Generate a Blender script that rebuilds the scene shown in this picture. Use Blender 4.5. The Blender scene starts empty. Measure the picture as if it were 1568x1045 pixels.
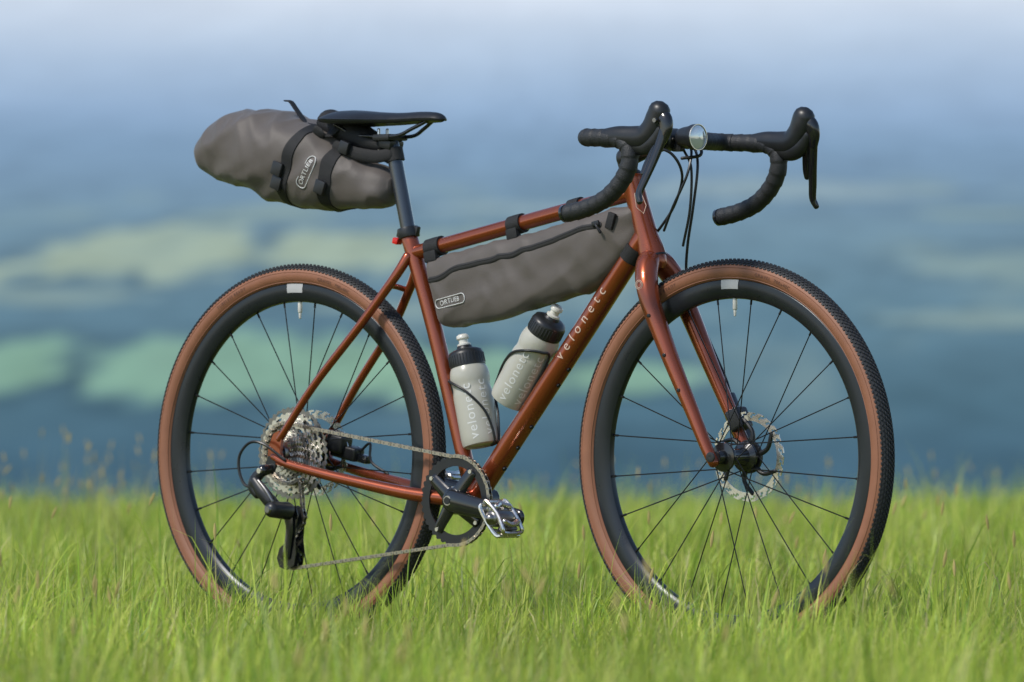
import bpy, bmesh, math, random
import numpy as np
from mathutils import Vector, Matrix, noise
random.seed(7); np.random.seed(7)
R=math.radians
scene=bpy.context.scene
V=Vector

# ---------------------------------------------------------------- materials
def new_mat(name):
    m=bpy.data.materials.new(name); m.use_nodes=True
    nt=m.node_tree; b=nt.nodes['Principled BSDF']
    return m,nt,b
def mat(name,col,rough=.5,metal=0.,coat=0.,var=.12,vscale=40.,bump=0.,bscale=300.,spec=.5,rvar=.08,sheen=0.,crease=0.):
    m,nt,b=new_mat(name)
    tc=nt.nodes.new('ShaderNodeTexCoord')
    n=nt.nodes.new('ShaderNodeTexNoise'); n.inputs['Scale'].default_value=vscale; n.inputs['Detail'].default_value=4
    nt.links.new(tc.outputs['Object'],n.inputs['Vector'])
    mx=nt.nodes.new('ShaderNodeMix'); mx.data_type='RGBA'
    mx.inputs[6].default_value=(*[c*(1-var) for c in col],1); mx.inputs[7].default_value=(*[min(1,c*(1+var)) for c in col],1)
    nt.links.new(n.outputs['Fac'],mx.inputs[0]); nt.links.new(mx.outputs[2],b.inputs['Base Color'])
    mr=nt.nodes.new('ShaderNodeMapRange'); mr.inputs[3].default_value=max(0,rough-rvar); mr.inputs[4].default_value=min(1,rough+rvar)
    nt.links.new(n.outputs['Fac'],mr.inputs[0]); nt.links.new(mr.outputs[0],b.inputs['Roughness'])
    b.inputs['Metallic'].default_value=metal
    b.inputs['Coat Weight'].default_value=coat; b.inputs['Coat Roughness'].default_value=.08
    b.inputs['Specular IOR Level'].default_value=spec
    b.inputs['Sheen Weight'].default_value=sheen
    last=None
    if bump>0:
        n2=nt.nodes.new('ShaderNodeTexNoise'); n2.inputs['Scale'].default_value=bscale; n2.inputs['Detail'].default_value=3
        nt.links.new(tc.outputs['Object'],n2.inputs['Vector'])
        bp=nt.nodes.new('ShaderNodeBump'); bp.inputs['Strength'].default_value=bump; bp.inputs['Distance'].default_value=.002
        nt.links.new(n2.outputs['Fac'],bp.inputs['Height']); last=bp.outputs[0]
    if crease>0:
        n3=nt.nodes.new('ShaderNodeTexNoise'); n3.noise_type='RIDGED_MULTIFRACTAL'; n3.inputs['Scale'].default_value=7; n3.inputs['Detail'].default_value=1.5
        n3.inputs['Distortion'].default_value=.5
        nt.links.new(tc.outputs['Object'],n3.inputs['Vector'])
        bp=nt.nodes.new('ShaderNodeBump'); bp.inputs['Strength'].default_value=crease; bp.inputs['Distance'].default_value=.006
        nt.links.new(n3.outputs['Fac'],bp.inputs['Height'])
        if last: nt.links.new(last,bp.inputs['Normal'])
        last=bp.outputs[0]
    if last: nt.links.new(last,b.inputs['Normal'])
    return m
PAINT=mat('copper_paint',(.315,.066,.021),.28,.62,.8,.08,15)
DECAL=mat('copper_decal',(.72,.52,.42),.4,.2)
BLACK=mat('black_plastic',(.016,.017,.019),.38,0,0,.2,60)
GLOSS=mat('black_gloss',(.012,.013,.015),.20,0,.5,.2,60)
RUB=mat('tread_rubber',(.030,.031,.034),.62,0,0,.25,80,.3,600)
TAPE=mat('bar_tape',(.020,.021,.023),.52,0,0,.2,90,.5,500)
TAN=mat('tan_sidewall',(.285,.118,.064),.55,0,0,.16,30,.15,900)
TDARK=mat('sidewall_print',(.10,.045,.028),.6)
RIM=mat('rim_black',(.022,.026,.031),.30,.3,0,.1,40)
SPOKE=mat('spoke_black',(.02,.02,.022),.35,.6)
STEEL=mat('steel',(.74,.71,.66),.28,1.,0,.15,200)
DSTEEL=mat('dark_steel',(.28,.265,.25),.34,1.,0,.2,200)
CHAINM=mat('chain_steel',(.50,.44,.37),.32,1.,0,.2,400)
POST=mat('seatpost_alloy',(.060,.068,.080),.22,.5,.5,.08,30)
BAG=mat('bag_fabric',(.112,.095,.084),.50,0,0,.12,22,.30,700,.4,crease=.55,sheen=.15)
BAGD=mat('bag_fabric_dark',(.026,.025,.025),.7,0,0,.15,25,.4,700)
WEB=mat('webbing_black',(.012,.012,.013),.65,0,0,.2,100,.6,900)
WHITE=mat('white_print',(.72,.72,.70),.5)
LABEL=mat('grey_label',(.46,.46,.46),.4)
BOT=mat('bottle_plastic',(.48,.465,.40),.30,0,0,.07,20)
BOT.node_tree.nodes['Principled BSDF'].inputs['Subsurface Weight'].default_value=.25
BOT.node_tree.nodes['Principled BSDF'].inputs['Subsurface Radius'].default_value=(.01,.01,.008)
CLEAR=mat('clear_plastic',(.70,.68,.62),.2)
RED=mat('red_plastic',(.65,.02,.015),.3)
LENS=mat('lamp_lens',(.85,.87,.88),.10,.45,.9)

# ---------------------------------------------------------------- builder
class MB:
    def __init__(s): s.v=[];s.f=[];s.m=[];s.mats=[]
    def mi(s,m):
        if m not in s.mats: s.mats.append(m)
        return s.mats.index(m)
    def add(s,vs,fs,m):
        o=len(s.v); s.v+= [tuple(p) for p in vs]
        if isinstance(m,list):
            for f,mm in zip(fs,m): s.f.append([o+i for i in f]); s.m.append(s.mi(mm))
        else:
            k=s.mi(m)
            for f in fs: s.f.append([o+i for i in f]); s.m.append(k)
    def build(s,name,parent=None,smooth=True,angle=38):
        me=bpy.data.meshes.new(name); me.from_pydata(s.v,[],s.f)
        for m in s.mats: me.materials.append(m)
        me.polygons.foreach_set('material_index',s.m)
        bm=bmesh.new(); bm.from_mesh(me); bmesh.ops.recalc_face_normals(bm,faces=bm.faces)
        bm.to_mesh(me); bm.free()
        if smooth:
            me.polygons.foreach_set('use_smooth',[True]*len(me.polygons))
            me.set_sharp_from_angle(angle=R(angle))
        o=bpy.data.objects.new(name,me); scene.collection.objects.link(o)
        if parent: o.parent=parent
        return o

def crom(P,n,closed=False):
    P=[np.array(p,float) for p in P]; N=len(P); out=[]
    if N==2 or n<=1:
        if n<=1: return P
        return [P[0]+(P[1]-P[0])*i/n for i in range(n+1)]
    rng=N if closed else N-1
    for i in range(rng):
        if closed: a,b,c,d=P[(i-1)%N],P[i],P[(i+1)%N],P[(i+2)%N]
        else:
            b,c=P[i],P[i+1]; a=P[i-1] if i>0 else 2*b-c; d=P[i+2] if i+2<N else 2*c-b
        for k in range(n):
            t=k/n
            out.append(.5*((2*b)+(-a+c)*t+(2*a-5*b+4*c-d)*t*t+(-a+3*b-3*c+d)*t**3))
    if not closed: out.append(P[-1])
    return out

def sweep(mb,pts,rad,m,seg=16,sub=5,up=None,flat=1.,closed=False,cap='round'):
    if not hasattr(rad,'__len__'): rad=[rad]*len(pts)
    Q=crom([list(p)+[r] for p,r in zip(pts,rad)],sub,closed)
    P=[V(q[:3]) for q in Q]; r=[max(q[3],1e-5) for q in Q]; n=len(P)
    T=[]
    for i in range(n):
        if closed: t=P[(i+1)%n]-P[i-1]
        else: t=P[min(i+1,n-1)]-P[max(i-1,0)]
        T.append(t.normalized())
    fr=[]
    if up is not None: u=V(up)
    else: u=V((0,0,1)) if abs(T[0].z)<.8 else V((1,0,0))
    for i in range(n):
        N=(u-T[i]*u.dot(T[i])).normalized()
        fr.append((N,T[i].cross(N)))
        if up is None: u=N
    rings=[]
    def ring(c,f,ra): return [c+f[0]*(math.cos(a)*ra)+f[1]*(math.sin(a)*ra*flat) for a in [2*math.pi*k/seg for k in range(seg)]]
    if not closed and cap=='round':
        for k in (0,1,2):
            a=R(8+k*28); rings.append(ring(P[0]-T[0]*r[0]*math.cos(a)*.8,fr[0],r[0]*math.sin(a)))
    for i in range(n): rings.append(ring(P[i],fr[i],r[i]))
    if not closed and cap=='round':
        for k in (2,1,0):
            a=R(8+k*28); rings.append(ring(P[-1]+T[-1]*r[-1]*math.cos(a)*.8,fr[-1],r[-1]*math.sin(a)))
    vs=[p for q in rings for p in q]; fs=[]; L=len(rings)
    for i in range(L if closed else L-1):
        for k in range(seg):
            j=(i+1)%L
            fs.append([i*seg+k,i*seg+(k+1)%seg,j*seg+(k+1)%seg,j*seg+k])
    if not closed: fs.append(list(range(seg))[::-1]); fs.append([(L-1)*seg+k for k in range(seg)])
    mb.add(vs,fs,m)

def lathe(mb,prof,o,axis,m,seg=48,a0=0,a1=360,ref=None):
    o=V(o); ax=V(axis).normalized()
    N=V(ref) if ref else (V((0,0,1)) if abs(ax.z)<.9 else V((1,0,0)))
    N=(N-ax*N.dot(ax)).normalized(); B=ax.cross(N)
    full=(a1-a0)>=360; na=seg if full else seg+1
    vs=[]
    for k in range(na):
        a=R(a0+(a1-a0)*k/seg); d=N*math.cos(a)+B*math.sin(a)
        for p in prof: vs.append(o+ax*p[1]+d*max(p[0],1e-6))
    L=len(prof); fs=[];ms=[]
    for k in range(seg):
        k2=(k+1)%na
        for i in range(L-1):
            fs.append([k*L+i,k2*L+i,k2*L+i+1,k*L+i+1])
            if isinstance(m,list): ms.append(m[i])
    mb.add(vs,fs,ms if isinstance(m,list) else m)

def box(mb,c,size,m,rot=(0,0,0),bev=.002,seg=2):
    bm=bmesh.new(); bmesh.ops.create_cube(bm,size=1)
    bmesh.ops.scale(bm,vec=size,verts=bm.verts)
    if bev>0: bmesh.ops.bevel(bm,geom=bm.edges[:],offset=bev,segments=seg,affect='EDGES',profile=.6)
    M=Matrix.Translation(c)@Matrix.Rotation(R(rot[2]),4,'Z')@Matrix.Rotation(R(rot[1]),4,'Y')@Matrix.Rotation(R(rot[0]),4,'X')
    bm.transform(M); bm.verts.ensure_lookup_table()
    mb.add([v.co for v in bm.verts],[[v.index for v in f.verts] for f in bm.faces],m); bm.free()

def plate(mb,cx,cz,y,th,nang,rings,m,keep=None,outer=None,rot=0):
    """polar plate in the wheel plane with real openings; rings are radii, outer(j) may vary the last one"""
    L=len(rings); idx={}; vs=[]; fs=[]
    def vid(i,j,s):
        j%=nang; k=(i,j,s)
        if k not in idx:
            r=rings[i]
            if i==L-1 and outer: r=outer(j)
            a=2*math.pi*j/nang+R(rot)
            idx[k]=len(vs); vs.append((cx+r*math.cos(a),y+(th/2 if s else -th/2),cz+r*math.sin(a)))
        return idx[k]
    K=lambda i,j: 0<=i<L-1 and (keep is None or keep(i,j%nang))
    for i in range(L-1):
        for j in range(nang):
            if not K(i,j): continue
            for s in (0,1): 
                q=[vid(i,j,s),vid(i+1,j,s),vid(i+1,j+1,s),vid(i,j+1,s)]
                fs.append(q if s else q[::-1])
            for (ii,jj,e) in ((i-1,j,((i,j),(i,j+1))),(i+1,j,((i+1,j),(i+1,j+1))),(i,j-1,((i,j),(i+1,j))),(i,j+1,((i,j+1),(i+1,j+1)))):
                if not K(ii,jj):
                    a,b=e; fs.append([vid(*a,0),vid(*b,0),vid(*b,1),vid(*a,1)])
    mb.add(vs,fs,m)

def prism(mb,poly,y0,y1,m):
    n=len(poly); vs=[(p[0],y0,p[1]) for p in poly]+[(p[0],y1,p[1]) for p in poly]
    fs=[list(range(n)),[n+i for i in range(n)][::-1]]+[[i,(i+1)%n,n+(i+1)%n,n+i] for i in range(n)]
    mb.add(vs,fs,m)

def text_mesh(s,size,spacing=1.):
    cu=bpy.data.curves.new('t','FONT'); cu.body=s; cu.size=size; cu.space_character=spacing; cu.resolution_u=3
    cu.align_x='CENTER'; cu.align_y='CENTER'
    ob=bpy.data.objects.new('t',cu); scene.collection.objects.link(ob)
    bpy.context.view_layer.update()
    me=bpy.data.meshes.new_from_object(ob.evaluated_get(bpy.context.evaluated_depsgraph_get()))
    bm=bmesh.new(); bm.from_mesh(me); bmesh.ops.triangulate(bm,faces=bm.faces[:])
    for _ in range(4):
        es=[e for e in bm.edges if e.calc_length()>.0035]
        if not es: break
        bmesh.ops.subdivide_edges(bm,edges=es,cuts=1); bmesh.ops.triangulate(bm,faces=[f for f in bm.faces if len(f.verts)>3])
    bm.verts.index_update()
    vs=[tuple(v.co) for v in bm.verts]; fs=[[v.index for v in f.verts] for f in bm.faces]; bm.free()
    bpy.data.objects.remove(ob); bpy.data.curves.remove(cu); bpy.data.meshes.remove(me)
    return vs,fs
def wrap_text(mb,s,size,o,u,n,Rr,m,spacing=1.,a0=0.,off=0.):
    vs,fs=text_mesh(s,size,spacing); o=V(o);u=V(u).normalized(); n=V(n); n=(n-u*n.dot(u)).normalized(); w=n.cross(u)
    out=[]
    for x,y,z in vs:
        a=(y+off)/Rr+a0
        out.append(o+u*x+n*(Rr*math.cos(a))+w*(Rr*math.sin(a)))
    mb.add(out,fs,m)

TH=-40.2
def root(name):
    e=bpy.data.objects.new(name,None); e.empty_display_size=.2; scene.collection.objects.link(e)
    e.rotation_euler=(0,0,R(TH)); return e
bike=root('gravel_bicycle')

# ---------------------------------------------------------------- wheels
def wheel(name,cx,front):
    C=V((cx,0,.35)); e=bpy.data.objects.new(name,None); scene.collection.objects.link(e); e.parent=bike
    mb=MB()
    prof=[];ms=[]
    N=40
    for k in range(N+1):
        a=2*math.pi*k/N; prof.append((.3293+.0193*math.cos(a),.0200*math.sin(a)))
        am=math.degrees(2*math.pi*(k+.5)/N); am=min(am,360-am); ms.append(RUB if am<56 else TAN)
    lathe(mb,prof,C,(0,1,0),ms,180)
    for row,ad in enumerate(range(-56,57,14)):
        a=R(ad); cnt=236
        for k in range(cnt):
            ph=2*math.pi*(k+(row%2)*.5)/cnt
            rd=V((math.cos(ph),0,math.sin(ph))); tg=V((-math.sin(ph),0,math.cos(ph))); ly=V((0,1,0))
            nn=rd*math.cos(a)+ly*math.sin(a); bb=-rd*math.sin(a)+ly*math.cos(a)
            base=C+rd*.3293+nn*.0189
            big=.0031; w=.0021
            lo=[base+tg*(sx*big*1.15)+bb*(sy*w*1.15) for sx,sy in((-1,0),(0,-1),(1,0),(0,1))] if abs(ad)<40 else [base+tg*(sx*big)+bb*(sy*w) for sx,sy in((-.8,-.8),(.8,-.8),(.8,.8),(-.8,.8))]
            hi=[p+nn*.0028+(base-p)*.18 for p in lo]
            mb.add(lo+hi,[[4,5,6,7],[0,1,5,4],[1,2,6,5],[2,3,7,6],[3,0,4,7]],RUB)
    for s in(-1,1):
        for ar in(74,128):
            a=R(ar); lathe(mb,[(.3293+.0192*math.cos(a+.03),s*.0199*math.sin(a+.03)),(.3293+.0203*math.cos(a),s*.0208*math.sin(a)),(.3293+.0192*math.cos(a-.03),s*.0199*math.sin(a-.03))],C,(0,1,0),TAN,140)
    # moulded print on the near sidewall
    for mid,tx in((R(72),'GRAVEL  700x40C'),(R(118),'TUBELESS READY'),(R(252),'GRAVEL  700x40C')):
        vs,fs_=text_mesh(tx,.0085,1.25)
        mb.add([C+V(((.3270+y)*math.cos(mid-x/.327),-.02085+ (y*y)*14,(.3270+y)*math.sin(mid-x/.327))) for x,y,z in vs],fs_,TDARK)
    mb.build('tyre',e,angle=30)
    mb=MB()
    rp=[(.3125,-.0125),(.3165,-.0105),(.311,-.009),(.311,.009),(.3165,.0105),(.3125,.0125),(.304,.0138),(.295,.0130),(.286,.0105),(.281,.0065),(.2795,0),(.281,-.0065),(.286,-.0105),(.295,-.0130),(.304,-.0138),(.3125,-.0125)]
    lathe(mb,rp,C,(0,1,0),RIM,160)
    mb.build('rim',e,angle=30)
    mb=MB()
    lp=[(.3135,-.0132),(.304,-.0146),(.297,-.0140)]
    lathe(mb,lp,C,(0,1,0),LABEL,10,-3.6,3.6,ref=(0,0,1))
    lathe(mb,[(a,-b) for a,b in lp],C,(0,1,0),LABEL,10,-3.6,3.6,ref=(0,0,1))
    sweep(mb,[C+V((.001,0,.281)),C+V((.001,0,.262))],[.0042,.0042],CLEAR,10,1)
    sweep(mb,[C+V((.001,0,.262)),C+V((.001,0,.250))],[.003,.0022],CLEAR,10,1)
    mb.build('valve_label',e)
    mb=MB()
    fl=(-.030,.030) if front else (-.014,.034); fr_=.023
    n=24
    for i in range(n):
        ph=2*math.pi*(i+.5)/n+R(90)
        side=i%2; sg=1 if (i//2)%2 else -1
        fa=ph+sg*R(62)
        p0=C+V((math.cos(fa)*fr_,fl[side],math.sin(fa)*fr_))
        p1=C+V((math.cos(ph)*.283,(-.002,.002)[side],math.sin(ph)*.283))
        sweep(mb,[p0,p1],.00115,SPOKE,6,1,cap='flat')
        d=(p1-p0).normalized(); sweep(mb,[p1-d*.012,p1],.0021,SPOKE,6,1,cap='flat')
    mb.build('spokes',e)
    mb=MB()
    if front:
        lathe(mb,[(0,-.052),(.010,-.052),(.012,-.045),(.013,-.036),(.0255,-.034),(.0265,-.031),(.0255,-.028),(.017,-.024),(.014,-.010),(.0135,.010),(.017,.022),(.0265,.027),(.0275,.030),(.0265,.033),(.022,.036),(.022,.044),(.012,.046),(.010,.052),(0,.052)],C,(0,1,0),GLOSS,40)
    else:
        lathe(mb,[(0,-.068),(.010,-.068),(.012,-.02),(.0275,-.017),(.0275,-.012),(.019,-.008),(.016,.010),(.018,.026),(.0275,.031),(.0275,.036),(.022,.040),(.022,.048),(.012,.050),(.010,.064),(0,.064)],C,(0,1,0),GLOSS,40)
    mb.build('hub',e)
    mb=MB(); yr=.040 if front else .046; nA=144
    def keep(i,j):
        if i==3: return not (j%6 in (1,2,3))
        if i==2: return not (j%6 in (3,4))
        if i==4: return not (j%6 in (0,1))
        return True
    plate(mb,cx,.35,yr,.0018,nA,[.0640,.0665,.0695,.0735,.0768,.0800],STEEL,keep=keep,outer=lambda j:.0800-.0012*(1 if (j//6)%2 else 0))
    for k in range(6):
        a=R(60*k+10); a2=a+R(28)
        sweep(mb,[(cx+.020*math.cos(a),yr,.35+.020*math.sin(a)),(cx+.045*math.cos(a+.15),yr,.35+.045*math.sin(a+.15)),(cx+.066*math.cos(a2),yr,.35+.066*math.sin(a2))],[.006,.0042,.004],BLACK,8,4,up=(0,1,0),flat=1.)
    lathe(mb,[(.016,-.004),(.030,-.003),(.030,.003),(.016,.004),(.016,-.004)],(cx,yr,.35),(0,1,0),BLACK,32)
    mb.build('disc_rotor',e)
wheel('rear_wheel',0.,False); wheel('front_wheel',1.03,True)

# ---------------------------------------------------------------- frame
mb=MB()
ht0=V((.793,0,.848)); ht1=V((.844,0,.706)); ha=(ht1-ht0).normalized()
lathe(mb,[(.012,0),(.0215,0),(.0225,.003),(.0215,.008),(.0198,.014),(.0195,.06),(.0205,.115),(.0235,.135),(.0242,.146),(.0245,.151),(.012,.151)],ht0,ha,PAINT,36)
sweep(mb,[(.280,0,.717),(.439,0,.749),(.632,0,.788),(.797,0,.820)],.0142,PAINT,24,4)
sweep(mb,[(.267,0,.752),(.331,0,.575),(.42,0,.285)],[.0158,.0150,.0150],PAINT,24,4)   # seat tube
sweep(mb,[(.826,0,.744),(.63,0,.5105),(.428,0,.272)],[.0195,.0200,.0195],PAINT,28,5)
lathe(mb,[(.010,-.036),(.0215,-.036),(.0225,-.033),(.0225,.033),(.0215,.036),(.010,.036)],(.42,0,.267),(0,1,0),PAINT,32)
for s in(-1,1):
    sweep(mb,[(.276,s*.012,.712),(.262,s*.024,.682),(.235,s*.034,.644),(.183,s*.048,.578),(.087,s*.060,.474),(.010,s*.067,.376)],[.0095,.0090,.0085,.0080,.0075,.0070],PAINT,16,5)
    sweep(mb,[(-.004,s*.067,.344),(.028,s*.066,.331),(.10,s*.061,.315),(.179,s*.054,.300),(.30,s*.040,.279),(.40,s*.026,.268)],[.0075,.0085,.0095,.0105,.0125,.0135],PAINT,16,5)
    prism(mb,[(.012,.392),(-.002,.386),(-.014,.362),(-.016,.342),(-.004,.332),(.018,.326),(.030,.330),(.020,.340),(.014,.352),(.018,.376)],s*.064,s*.071,PAINT)
sweep(mb,[(.236,-.034,.650),(.226,-.012,.657),(.226,.012,.657),(.236,.034,.650)],.0055,PAINT,12,5)
mb.build('frame',bike)
mb=MB()
for s in(-1,1):
    sweep(mb,[(.845,s*.004,.702),(.850,s*.022,.692),(.862,s*.040,.664),(.876,s*.048,.628),(.897,s*.051,.585),(.931,s*.053,.517),(.977,s*.054,.431),(1.012,s*.055,.364),(1.027,s*.055,.340)],[.020,.0212,.0205,.0188,.0172,.0150,.0127,.0110,.0100],PAINT,24,5)
    lathe(mb,[(0,0),(.009,0),(.009,.003),(.005,.004),(0,.003)],(1.029,s*.0655,.350),(0,s,0),BLACK,20)
    for (x,z,yy) in((.890,.600,.0685),(.925,.530,.0685),(.957,.468,.0675)):
        lathe(mb,[(0,.002),(.0034,.0015),(.0038,-.004),(.0038,-.01)],(x,s*yy,z),(0,s,0),BLACK,12)
lathe(mb,[(.010,.1515),(.0235,.1515),(.0235,.158),(.022,.170),(.015,.178)],ht0,ha,PAINT,32)
mb.build('fork',bike)
mb=MB()
lathe(mb,[(.010,.151),(.0252,.1512),(.0252,.1545),(.010,.1547)],ht0,ha,BLACK,32)
lathe(mb,[(.010,0),(.0215,-.0005),(.0205,-.006),(.0165,-.010),(.0165,-.040),(.0155,-.044),(0,-.045)],ht0,ha,BLACK,32)
mb.build('headset',bike)
mb=MB()
du=V((.826-.428,0,.744-.272)).normalized()
wrap_text(mb,'velonetc',.027,(.694,0,.587),du,(.10,-1,.18),.0206,DECAL,1.75,a0=0)
for rr in(.008,.0055):
    c0=V((.864,-.0640,.655)); sweep(mb,[c0+V((rr*math.cos(a),0,rr*math.sin(a))) for a in [k*math.pi/6 for k in range(12)]],.0006,DECAL,6,2,closed=True)
hn=V((.75,-.66,.27)); hn=(hn-ha*hn.dot(ha)).normalized(); hc=ht0+ha*.055+hn*.0203; hw_=hn.cross(ha).normalized()
sweep(mb,[hc+ha*a+hw_*b-hn*(abs(b)*.25) for a,b in((-.020,-.006),(-.020,.006),(.006,.009),(.020,.000),(.006,-.009))],.0007,DECAL,6,1,closed=True)
mb.build('decals',bike)

# ---------------------------------------------------------------- seatpost, saddle
mb=MB()
sweep(mb,[(.270,0,.745),(.226,0,.922)],.0136,POST,28,2,cap='flat')
mb.build('seatpost',bike)
mb=MB()
sa=(V((.226,0,.922))-V((.270,0,.745))).normalized()
lathe(mb,[(.0136,-.004),(.0195,-.004),(.0205,0),(.0205,.010),(.0195,.014),(.0136,.015)],V((.268,0,.750)),sa,BLACK,32)
box(mb,(.252,0,.752),(.018,.014,.014),BLACK,(0,14,0),.003)
box(mb,(.286,0,.758),(.010,.010,.018),BLACK,(0,14,0),.002)
mb.build('seat_collar',bike)
mb=MB(); box(mb,(.243,-.004,.740),(.013,.016,.012),RED,(0,14,0),.003); mb.build('rear_light',bike)
mb=MB()
secs=[(.094,.970,.006,.045),(.099,.976,.018,.062),(.112,.981,.028,.070),(.135,.982,.032,.071),(.17,.980,.030,.062),(.205,.977,.026,.042),(.25,.975,.023,.027),(.30,.976,.022,.021),(.335,.974,.019,.018),(.349,.969,.013,.012),(.354,.964,.004,.004)]
T=crom(secs,5); vs=[];fs=[];sg=24
for x,zt,t,hw in T:
    for k in range(sg):
        a=2*math.pi*k/sg; ca,sa_=math.cos(a),math.sin(a)
        yy=hw*math.copysign(abs(sa_)**.8,sa_); 
        droop=(abs(yy)/max(hw,.001))**2.2*t*.55
        zz=zt-droop if ca>0 else zt-droop-t*abs(ca)**.6*(1.0-.45*(abs(yy)/max(hw,.001)))
        if ca>0: zz=zt-droop-(1-abs(ca)**.5)*.002
        vs.append((x,yy,zz))
n=len(T)
for i in range(n-1):
    for k in range(sg): fs.append([i*sg+k,i*sg+(k+1)%sg,(i+1)*sg+(k+1)%sg,(i+1)*sg+k])
fs+= [list(range(sg)),[(n-1)*sg+k for k in range(sg)]]
mb.add(vs,fs,BLACK); mb.build('saddle',bike,angle=60)
mb=MB()
for s in(-1,1):
    sweep(mb,[(.118,s*.035,.955),(.150,s*.026,.938),(.185,s*.022,.933),(.255,s*.022,.932),(.290,s*.016,.945),(.325,s*.006,.962)],.0036,GLOSS,10,5)
box(mb,(.222,0,.930),(.040,.056,.012),BLACK,(0,0,0),.004)
box(mb,(.224,0,.918),(.030,.040,.018),BLACK,(0,14,0),.005)
box(mb,(.238,0,.900),(.010,.018,.020),DSTEEL,(0,14,0),.002)
for s in(-1,1): sweep(mb,[(.205,s*.012,.945),(.205,s*.012,.905)],.003,STEEL,8,1)
mb.build('saddle_rails',bike)

# ---------------------------------------------------------------- cockpit
mb=MB()
sweep(mb,[(.781,0,.882),(.80,0,.889),(.842,0,.902),(.872,0,.912)],[.0195,.0175,.0158,.0165],BLACK,20,4)
lathe(mb,[(0,-.022),(.018,-.022),(.0205,-.019),(.0205,.019),(.018,.022),(0,.022)],(.880,0,.914),(0,1,0),BLACK,28)
for s in(-1,1): lathe(mb,[(0,.003),(.003,.003),(.003,-.002)],(.8995,s*.013,.914),(1,0,0),DSTEEL,8)
mb.build('stem',bike)
for s,nm in((-1,'handlebar_right'),(1,'handlebar_left')):
    mb=MB()
    sweep(mb,[(.881,0,.914),(.881,s*.035,.914)],.0158,BLACK,20,1,cap='flat')
    path=[(.881,s*.036,.914),(.876,s*.085,.914),(.864,s*.130,.914),(.850,s*.168,.914),(.850,s*.192,.914),(.866,s*.205,.913),(.900,s*.208,.912),(.938,s*.209,.908),(.960,s*.210,.893),(.962,s*.211,.864),(.944,s*.213,.832),(.910,s*.215,.804),(.868,s*.216,.788),(.826,s*.217,.780)]
    Q=crom(path,14); P2=[];R2=[]
    acc=0;last=None
    for q in Q:
        if last is not None: acc+=float(np.linalg.norm(q-last))
        last=q; P2.append(tuple(q)); R2.append(.0150+.0014*((acc/.020)%1.0))
    sweep(mb,P2,R2,TAPE,20,1)
    lathe(mb,[(0,.004),(.012,.003),(.0155,0),(.0155,-.006)],(.818,s*.217,.779),(-.98,0,-.17),GLOSS,24)
    mb.build(nm,bike,angle=50)
    mb=MB()
    sweep(mb,[(.905,s*.209,.911),(.935,s*.209,.913),(.968,s*.208,.911),(.995,s*.207,.912),(1.012,s*.206,.928),(1.021,s*.205,.946),(1.026,s*.205,.9575)],[.0170,.0190,.0205,.0220,.0215,.0215,.0210],BLACK,24,6,up=(0,0,1),flat=.82)
    sweep(mb,[(.960,s*.208,.903),(.990,s*.207,.894),(1.012,s*.207,.902),(1.030,s*.207,.925)],[.013,.016,.017,.013],BLACK,18,5,up=(0,0,1),flat=.8)
    sweep(mb,[(1.020,s*.206,.950),(1.038,s*.207,.942),(1.043,s*.209,.925),(1.040,s*.213,.905)],[.015,.0155,.0135,.009],GLOSS,18,5,up=(1,0,0),flat=.75)
    sweep(mb,[(1.041,s*.210,.925),(1.036,s*.216,.900),(1.028,s*.226,.868),(1.020,s*.237,.838),(1.013,s*.246,.812),(1.018,s*.250,.797)],[.0110,.0100,.0090,.0080,.0072,.0060],GLOSS,16,5,up=(1,0,0),flat=.75)
    sweep(mb,[(1.030,s*.207,.912),(1.022,s*.216,.888),(1.014,s*.226,.862),(1.010,s*.232,.848)],[.008,.0085,.0075,.005],GLOSS,14,5,up=(1,0,0),flat=.5)
    lathe(mb,[(0,.002),(.004,.002),(.0045,-.002)],(1.030,s*.2235,.940),(0,s,0),DSTEEL,14)
    mb.build(nm.replace('handlebar','brake_shifter'),bike)
mb=MB()
sweep(mb,[(.878,.06,.902),(.905,.045,.895),(.922,.030,.862),(.916,.024,.790),(.899,.030,.725),(.884,.046,.672),(.890,.060,.62)],.0026,BLACK,8,8)
sweep(mb,[(.874,-.05,.902),(.910,-.030,.888),(.915,-.005,.850),(.885,.012,.800),(.852,.016,.762),(.825,.014,.735)],.0026,BLACK,8,8)
sweep(mb,[(.878,.05,.904),(.916,.020,.893),(.922,.000,.850),(.892,-.004,.792),(.866,.004,.752)],.0024,BLACK,8,8)
sweep(mb,[(.905,.012,.895),(.922,.012,.862),(.919,.012,.79),(.900,.016,.725)],.0024,BLACK,8,8)
sweep(mb,[(.895,.02,.905),(.925,.03,.90),(.935,.02,.885),(.91,.0,.88)],.003,BLACK,8,6)
mb.build('cables',bike)
lamp=root('bicycle_headlight')
mb=MB()
lx=.905
lathe(mb,[(0,0),(.012,0),(.0165,.004),(.0185,.012),(.0205,.026),(.0232,.034),(.0236,.044),(.0218,.0445)],(lx,0,.917),(1,-.05,0),BLACK,36)
lathe(mb,[(.0222,.0445),(.0215,.043),(.0185,.041),(.0120,.034),(.006,.030),(0,.029)],(lx,0,.917),(1,-.05,0),LENS,36)
lathe(mb,[(.0236,.0435),(.0234,.0452),(.0222,.0452),(.0220,.043)],(lx,0,.917),(1,-.05,0),STEEL,36)
lathe(mb,[(.0212,.0440),(.016,.0462),(.008,.0475),(0,.048)],(lx,0,.917),(1,-.05,0),LENS,36)
box(mb,(.902,0,.901),(.022,.014,.018),BLACK,(0,0,0),.003)
mb.build('lamp_body',lamp)

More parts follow.
